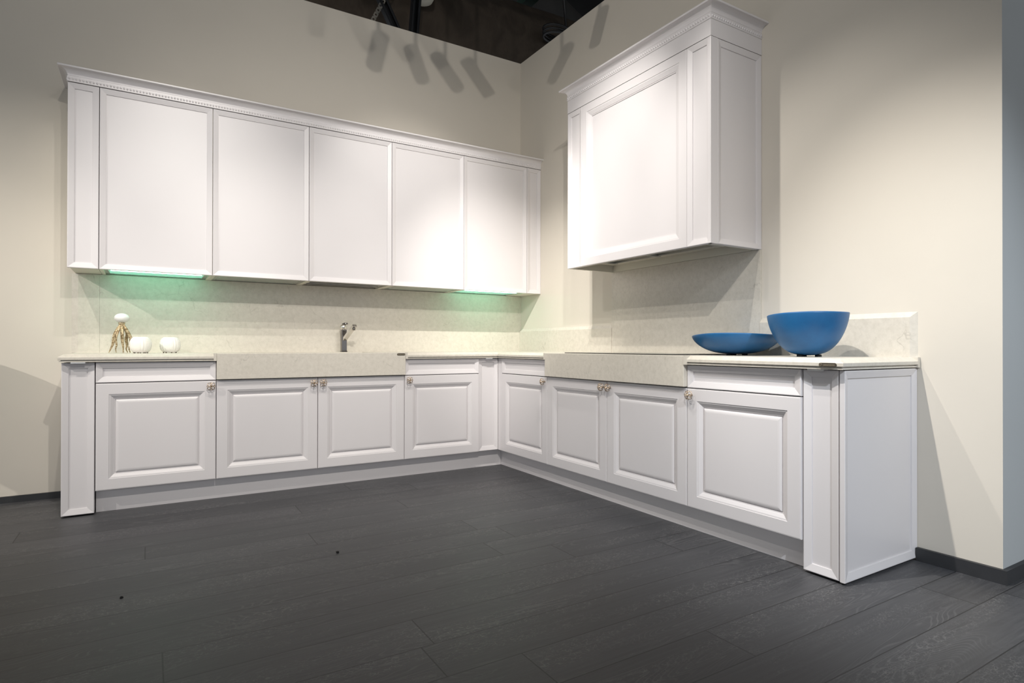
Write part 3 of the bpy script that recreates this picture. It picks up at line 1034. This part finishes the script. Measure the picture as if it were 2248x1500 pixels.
# ------------------------------------------------------------------ octopus ornament
OX, OY = -3.029, -0.25
t = thing('octopus_ornament', 'gold octopus ornament holding up a glossy white ball', 'ornament', (OX, OY, ZT))
bm = bmesh.new()
lathe(bm, [(0, 0.172), (0.015, 0.172), (0.018, 0.176), (0.018, 0.184), (0.014, 0.186), (0, 0.186)], OX, OY, ZT, 20)
obj('collar', bm, OCTO, t)
bm = bmesh.new()
n = 36
prof = []
for i in range(15):
    q = math.pi * i / 14
    prof.append((0.0395 * math.sin(q) ** 0.9 if 0 < i < 14 else 0, 0.2125 - 0.0285 * math.cos(q)))
lathe(bm, prof, OX, OY, ZT, 48, rfun=lambda a, r, z: (r * (1 + 0.006 * math.cos(24 * a)), z))
obj('ball', bm, CERW, t, 'glossy white ribbed ball')
def arm(path, r0, r1):
    bm = bmesh.new()
    P = [Vector(p) for p in path]
    pts = []
    for i in range(len(P) - 1):                       # catmull rom
        p0, p1, p2, p3 = P[max(i - 1, 0)], P[i], P[i + 1], P[min(i + 2, len(P) - 1)]
        for k in range(6):
            s = k / 6
            pts.append(0.5 * ((2 * p1) + (p2 - p0) * s + (2 * p0 - 5 * p1 + 4 * p2 - p3) * s * s + (3 * p1 - p0 - 3 * p2 + p3) * s ** 3))
    pts.append(P[-1])
    m = len(pts)
    off = Vector((OX, OY, ZT))
    pts = [off + p for p in pts]
    rads = [r0 * (0.72 + 0.42 * math.sin(math.pi * min(1, 0.12 + i / (m - 1)))) * min(1, 1.25 - 0.95 * (i / (m - 1)) ** 2) + r1 * 0.25 for i in range(m)]
    tube(bm, pts, rads, 8)
    for i in range(1, m - 1):                         # rows of suckers
        d = (pts[i + 1] - pts[i - 1]).normalized()
        sd = d.cross(Vector((0, 1, 0))).normalized()
        for s in (-1, 1):
            c = pts[i] + sd * s * rads[i] * 0.55 + Vector((0, -1, 0)) * rads[i] * 0.8
            sphere(bm, c, rads[i] * 0.42, 6, 4)
    return obj('tentacle', bm, OCTO, t)
arm([(-0.005, -0.004, 0.172), (-0.018, -0.012, 0.150), (-0.033, -0.018, 0.118), (-0.040, -0.020, 0.085), (-0.045, -0.02, 0.052), (-0.056, -0.02, 0.022), (-0.064, -0.022, 0.003)], 0.0078, 0.002)
arm([(-0.003, -0.008, 0.170), (-0.014, -0.026, 0.142), (-0.026, -0.034, 0.105), (-0.029, -0.036, 0.075), (-0.024, -0.036, 0.050), (-0.029, -0.034, 0.026), (-0.026, -0.034, 0.003)], 0.0062, 0.001)
arm([(0.001, -0.010, 0.174), (0.002, -0.028, 0.148), (0.003, -0.036, 0.112), (0.005, -0.038, 0.070), (0.009, -0.038, 0.032), (0.009, -0.038, 0.003)], 0.0078, 0.002)
arm([(0.006, -0.004, 0.172), (0.020, -0.012, 0.150), (0.036, -0.014, 0.118), (0.047, -0.014, 0.085), (0.043, -0.008, 0.052), (0.038, -0.002, 0.025), (0.044, 0.000, 0.003)], 0.0078, 0.002)
arm([(0.006, 0.006, 0.170), (0.018, 0.018, 0.145), (0.028, 0.026, 0.115), (0.022, 0.032, 0.085), (0.026, 0.036, 0.050), (0.022, 0.040, 0.025), (0.030, 0.044, 0.003)], 0.0080, 0.002)

# ------------------------------------------------------------------ urchin pots
def urchin(cx, cy, rot, label):
    t = thing('urchin_pot', label, 'pot', (cx, cy, ZT), 'white urchin pots')
    bm = bmesh.new()
    prof = [(0.0, 0.006), (0.026, 0.004), (0.040, 0.006)]
    for i in range(13):
        q = -1.10 + 2.16 * i / 12
        prof.append((0.0585 * math.cos(q) ** 0.58, 0.0515 + 0.0515 * math.sin(q)))
    prof += [(0.036, 0.0985), (0.032, 0.096), (0.040, 0.070), (0.044, 0.045), (0.0, 0.016)]
    def rf(a, r, z):
        if r < 0.03 or z < 0.004:
            return r, z
        s = ((a + rot) / (2 * math.pi) * 5) % 1.0
        g = math.exp(-((s - 0.5) / 0.055) ** 2)
        g2 = math.exp(-((s - 0.38) / 0.03) ** 2) + math.exp(-((s - 0.62) / 0.03) ** 2)
        return r * (1 + 0.012 * g - 0.035 * g2), z
    lathe(bm, prof, cx, cy, ZT, 120, rfun=rf)
    for k in range(5):
        for col in range(9):
            s = ((k + 0.66 + (col + 0.5) / 9 * 0.68) / 5) * 2 * math.pi - rot
            for j in range(16):
                q = -0.95 + 1.78 * j / 15
                r = 0.0585 * math.cos(q) ** 0.58
                sz = 0.0016 * (0.7 + 0.5 * random.random()) * (1.0 if 1 < j < 13 else 0.7)
                sphere(bm, (cx + r * math.cos(s), cy + r * math.sin(s), ZT + 0.0515 + 0.0515 * math.sin(q)), sz, 5, 4)
    obj('shell', bm, URCH, t)
    for k in range(7):
        q = 2 * math.pi * k / 7 + rot
        bm = bmesh.new()
        sphere(bm, (cx + 0.036 * math.cos(q), cy + 0.036 * math.sin(q), ZT + 0.0035), 0.0036, 8, 6)
        obj('foot', bm, BEAD, t, 'tiny dark foot')
urchin(-2.930, -0.325, 0.75, 'white urchin shaped pot touching the octopus, left of its twin')
urchin(-2.773, -0.25, 0.45, 'white urchin shaped pot standing apart, nearer the tap')

# ------------------------------------------------------------------ blue bowls
def bowl(cx, cy, r, h, p, label, wave):
    t = thing('bowl', label, 'bowl', (cx, cy, ZT), 'blue glass bowls')
    bm = bmesh.new()
    z0 = 0.006
    out, inn = [], []
    N = 22
    for i in range(N + 1):
        s = i / N
        q = s * math.pi / 2
        rr = r * math.sin(q) ** p[0]
        zz = z0 + (h - z0) * (1 - math.cos(q) ** p[1]) if i < N else h
        out.append((rr if i else 0.0, zz))
    th = 0.006
    for rr, zz in reversed(out):
        k = max(0.0, rr - th)
        inn.append((k, max(zz, z0 + th * 0.8) if zz > z0 + th else z0 + th))
    inn[-1] = (0.0, z0 + th)
    rim = [(r - 0.002, h + 0.0015)]
    prof = out + rim + inn
    def rf(a, rad, z):
        s = max(0, (z - 0.3 * h) / (0.7 * h))
        w = s * s * (wave[0] * math.cos(a - wave[1]) + wave[2] * math.cos(2 * a - wave[3]))
        return rad, z + w
    lathe(bm, prof, cx, cy, ZT, 72, rfun=rf)
    obj('vessel', bm, BLUE, t)
    for k in range(3):
        q = 2 * math.pi * k / 3 + 0.9
        bm = bmesh.new()
        lathe(bm, [(0, 0), (0.014, 0), (0.014, 0.010), (0, 0.010)], cx + 0.045 * math.cos(q), cy + 0.045 * math.sin(q), ZT, 14)
        obj('foot', bm, CABLE, t, 'small black foot')
bowl(-0.235, -2.455, 0.220, 0.105, (0.78, 1.25), 'shallow wide blue bowl standing beside the hob', (0.004, -1.9, 0.005, 0.5))
bowl(-0.300, -2.885, 0.168, 0.194, (0.72, 1.35), 'deep round blue bowl near the end of the right worktop', (0.005, -1.2, 0.003, 0.4))

# ------------------------------------------------------------------ unseen bar table, added to cast a shadow on the left wall
t = thing('shadow_table', 'tall round white bar table added unseen left of the kitchen to throw a shadow on the wall', 'table', (-4.22, -0.62, 0))
bm = bmesh.new()
lathe(bm, [(0, 1.13), (0.33, 1.13), (0.345, 1.138), (0.345, 1.158), (0.34, 1.165), (0, 1.165)], -4.22, -0.62, 0, 48)
obj('tabletop', bm, CERW, t)
bm = bmesh.new()
lathe(bm, [(0, 0.0), (0.24, 0.0), (0.24, 0.012), (0.10, 0.05), (0.040, 0.20), (0.032, 0.60), (0.05, 1.05), (0.12, 1.129), (0, 1.1295)], -4.22, -0.62, 0, 32)
obj('pedestal', bm, CERW, t)

# ------------------------------------------------------------------ floor crumbs
for (x, y, s, lab) in ((-2.155, -1.83, 0.007, 'tiny black crumb on the floor in front of the sink'), (-2.97, -1.90, 0.006, 'tiny black crumb on the floor at the lower left')):
    bm = bmesh.new()
    bmesh.ops.create_icosphere(bm, subdivisions=2, radius=s)
    for v in bm.verts:
        v.co *= 1 + random.uniform(-0.25, 0.25)
        v.co.z = max(v.co.z * 0.6 + s * 0.45, 0)
        v.co.x += x; v.co.y += y
    single('crumb', bm, CRUMB, lab, 'crumb', (x, y, 0), 'crumbs on the floor')

# ------------------------------------------------------------------ above the walls
# big wrapped duct behind the left wall
def cyl(bm, a, b, r, seg=40, wob=0.0):
    a, b = Vector(a), Vector(b)
    n = 60
    pts, rads = [], []
    for i in range(n + 1):
        pts.append(a.lerp(b, i / n))
        rads.append(r * (1 + wob * random.uniform(-1, 1)))
    tube(bm, pts, rads, seg)
bm = bmesh.new()
cyl(bm, (-6, 0.92, 3.98), (3.2, 0.92, 4.12), 0.50, 40, 0.006)
single('air_duct', bm, DUCT, 'large brown wrapped air duct above the left wall', 'duct', (-1.4, 0.92, 4.05))
bm = bmesh.new()
cyl(bm, (-0.2, 0.95, 5.15), (3.0, 2.3, 5.05), 0.32, 32, 0.004)
single('air_duct', bm, plain('duct_wrap_dark', (0.014, 0.012, 0.010), 0.8, var=0.2), 'smaller dark duct crossing high under the black ceiling', 'duct', (1.4, 1.6, 5.1))
def channel(a, b, w, d, label, m=STRUT):
    a, b = Vector(a), Vector(b)
    bm = bmesh.new()
    t_ = (b - a).normalized()
    s = t_.cross(Vector((0, 1, 0))).normalized()
    y = Vector((0, 1, 0))
    def slabb(o0, o1, d0, d1):
        r0 = ring(bm, [a + s * o0 + y * d0, a + s * o1 + y * d0, a + s * o1 + y * d1, a + s * o0 + y * d1])
        r1 = ring(bm, [b + s * o0 + y * d0, b + s * o1 + y * d0, b + s * o1 + y * d1, b + s * o0 + y * d1])
        bridge(bm, r0, r1); bm.faces.new(r0[::-1]); bm.faces.new(r1)
    slabb(-w / 2, w / 2, d, d + 0.004)
    slabb(-w / 2, -w / 2 + 0.004, 0, d)
    slabb(w / 2 - 0.004, w / 2, 0, d)
    slabb(-w / 2, -w / 2 + w * 0.28, 0, 0.004)
    slabb(w / 2 - w * 0.28, w / 2, 0, 0.004)
    return single('ceiling_strut', bm, m, label, 'strut', (a + b) / 2, 'steel struts above the left wall')
channel((-1.012, 0.20, 3.42), (-1.72, 0.22, 4.75), 0.075, 0.05, 'black slanted steel strut above the left wall', STRUT)
channel((-0.973, 0.17, 3.42), (-0.78, 0.22, 5.60), 0.075, 0.05, 'black upright steel strut above the left wall')
# perforated strip
bm = bmesh.new()
a, b = Vector((-1.376, 0.215, 3.48)), Vector((-0.93, 0.215, 4.42))
t_ = (b - a).normalized(); s = t_.cross(Vector((0, 1, 0))).normalized()
L = (b - a).length
nh = 22
step = L / nh
for i in range(nh):
    c = a + t_ * step * (i + 0.5)
    hole = [c + (t_ * math.cos(q) + s * math.sin(q)) * 0.009 for q in (2 * math.pi * k / 12 + math.pi / 12 for k in range(12))]
    o_ = []
    for q in (2 * math.pi * k / 12 + math.pi / 12 for k in range(12)):
        cx_, sx_ = math.cos(q), math.sin(q)
        m_ = max(abs(cx_) / (step / 2), abs(sx_) / 0.018)
        o_.append(c + t_ * cx_ / m_ + s * sx_ / m_)
    for dd in (0.0, 0.003):
        r0 = ring(bm, [p + Vector((0, dd, 0)) for p in hole]); r1 = ring(bm, [p + Vector((0, dd, 0)) for p in o_])
        bridge(bm, r0, r1)
for sd in (-1,):
    r0 = ring(bm, [a + s * sd * 0.018, a + s * sd * 0.018 + Vector((0, 0.03, 0)), b + s * sd * 0.018 + Vector((0, 0.03, 0)), b + s * sd * 0.018])
    bm.faces.new(r0)
bmesh.ops.remove_doubles(bm, verts=bm.verts[:], dist=0.0004)
single('ceiling_strut', bm, GALV, 'pale perforated steel strip leaning above the left wall', 'strut', (a + b) / 2, 'steel struts above the left wall')
bm = bmesh.new()
lathe(bm, [(0, 0.0), (0.05, 0.004), (0.085, 0.02), (0.10, 0.05), (0.10, 0.35), (0, 0.36)], -0.83, 0.30, 3.945, 32)
single('ceiling_lamp', bm, plain('lamp_cream', (0.30, 0.28, 0.23), 0.5), 'rounded cream lamp housing beside the upright black strut', 'lamp', (-0.83, 0.30, 3.945))
# coiled cable and hangers near the right wall
bm = bmesh.new()
pts = []
for i in range(50):
    q = 2 * math.pi * i / 16
    pts.append((0.62 + 0.16 * math.cos(q), 0.28 + 0.10 * math.sin(q), 4.02 + 0.03 * math.sin(q * 0.5) + 0.0012 * i))
pts += [(0.70, 0.30, 4.6), (0.72, 0.32, 5.6)]
tube(bm, pts, 0.012, 8)
single('cable_coil', bm, CABLE, 'coil of black cable hanging above the corner of the walls', 'cable', (0.62, 0.28, 4.02))
bm = boxes(((0.55, -6.0, 4.62), (0.67, 3.0, 4.70)))
single('ceiling_beam', bm, GREEN, 'dark green beam high above the right wall', 'beam', (0.6, -1.0, 4.62))

# ------------------------------------------------------------------ track lights
def rail(y, x0, x1, z, label):
    t = thing('lighting_track', label, 'lighting track', ((x0 + x1) / 2, y, z), 'lighting tracks')
    bm = boxes(((x0, y - 0.018, z), (x1, y + 0.018, z + 0.03)))
    obj('track', bm, SPOTB, t)
    for x in (x0 + 0.3, (x0 + x1) / 2, x1 - 0.3):
        bm = bmesh.new()
        tube(bm, [(x, y, z + 0.029), (x, y, 5.6)], 0.003, 6)
        obj('suspension', bm, SPOTB, t)
rail(-2.12, -4.5, -0.6, 3.82, 'black lighting track above the kitchen, nearer the wall cabinets')
rail(-2.77, -2.6, -1.6, 3.82, 'short black lighting track above the kitchen, facing the right wall')
rail(-4.26, -3.0, -2.0, 3.82, 'black lighting track above the camera')
rail(-6.40, -2.9, -1.5, 3.82, 'short black lighting track added far behind the camera for the fill spotlight')
rail(-2.43, -6.9, -5.9, 3.82, 'black lighting track far out on the left')
NAMES = ['far left, aimed at the octopus', 'at the left end of the long track', 'aimed at the leftmost wall cabinets', 'aimed at the rightmost wall cabinets',
         'aimed at the hood', 'aimed at the blue bowls', 'above the camera, aimed at the base cabinets', 'aimed into the inside corner',
         'above the camera, flooding the upper walls', 'added behind the camera to brighten the end panel',
         'aimed at the bare right wall', 'aimed at the splashback behind the tap',
         'added to brighten the hob base cabinet from across',
         'aimed at the left base cabinets', 'aimed at the corner base cabinets', 'aimed at the base cabinets below the hood']
for (pos, tgt, pw, cone, col, soft), nm in zip(SPOTS, NAMES):
    pos, tgt = Vector(pos), Vector(tgt)
    d = (tgt - pos).normalized()
    zt = 3.82
    t = thing('track_spotlight', 'black cylindrical track spotlight ' + nm, 'spotlight', (pos.x, pos.y, pos.z), 'black track spotlights')
    bm = bmesh.new()
    back = pos - d * 0.012
    tube(bm, [back, back - d * 0.003, back - d * 0.165, back - d * 0.172], [0.030, 0.032, 0.032, 0.026], 20)
    obj('housing', bm, SPOTB, t)
    bm = bmesh.new()
    mid = back - d * 0.10
    tube(bm, [(mid.x, mid.y, mid.z), (mid.x, mid.y, zt - 0.02)], 0.008, 8)
    box(bm, (mid.x - 0.05, mid.y - 0.014, zt - 0.03), (mid.x + 0.05, mid.y + 0.014, zt))
    obj('adapter', bm, SPOTB, t)
    ld = bpy.data.lights.new('spot_beam', 'SPOT')
    ld.energy = pw
    ld.color = col
    ld.spot_size = math.radians(cone)
    ld.spot_blend = 1.0
    ld.shadow_soft_size = soft
    lo = bpy.data.objects.new('spot_beam', ld)
    COL.objects.link(lo)
    lo.parent = t
    lo.rotation_euler = d.to_track_quat('-Z', 'Y').to_euler()
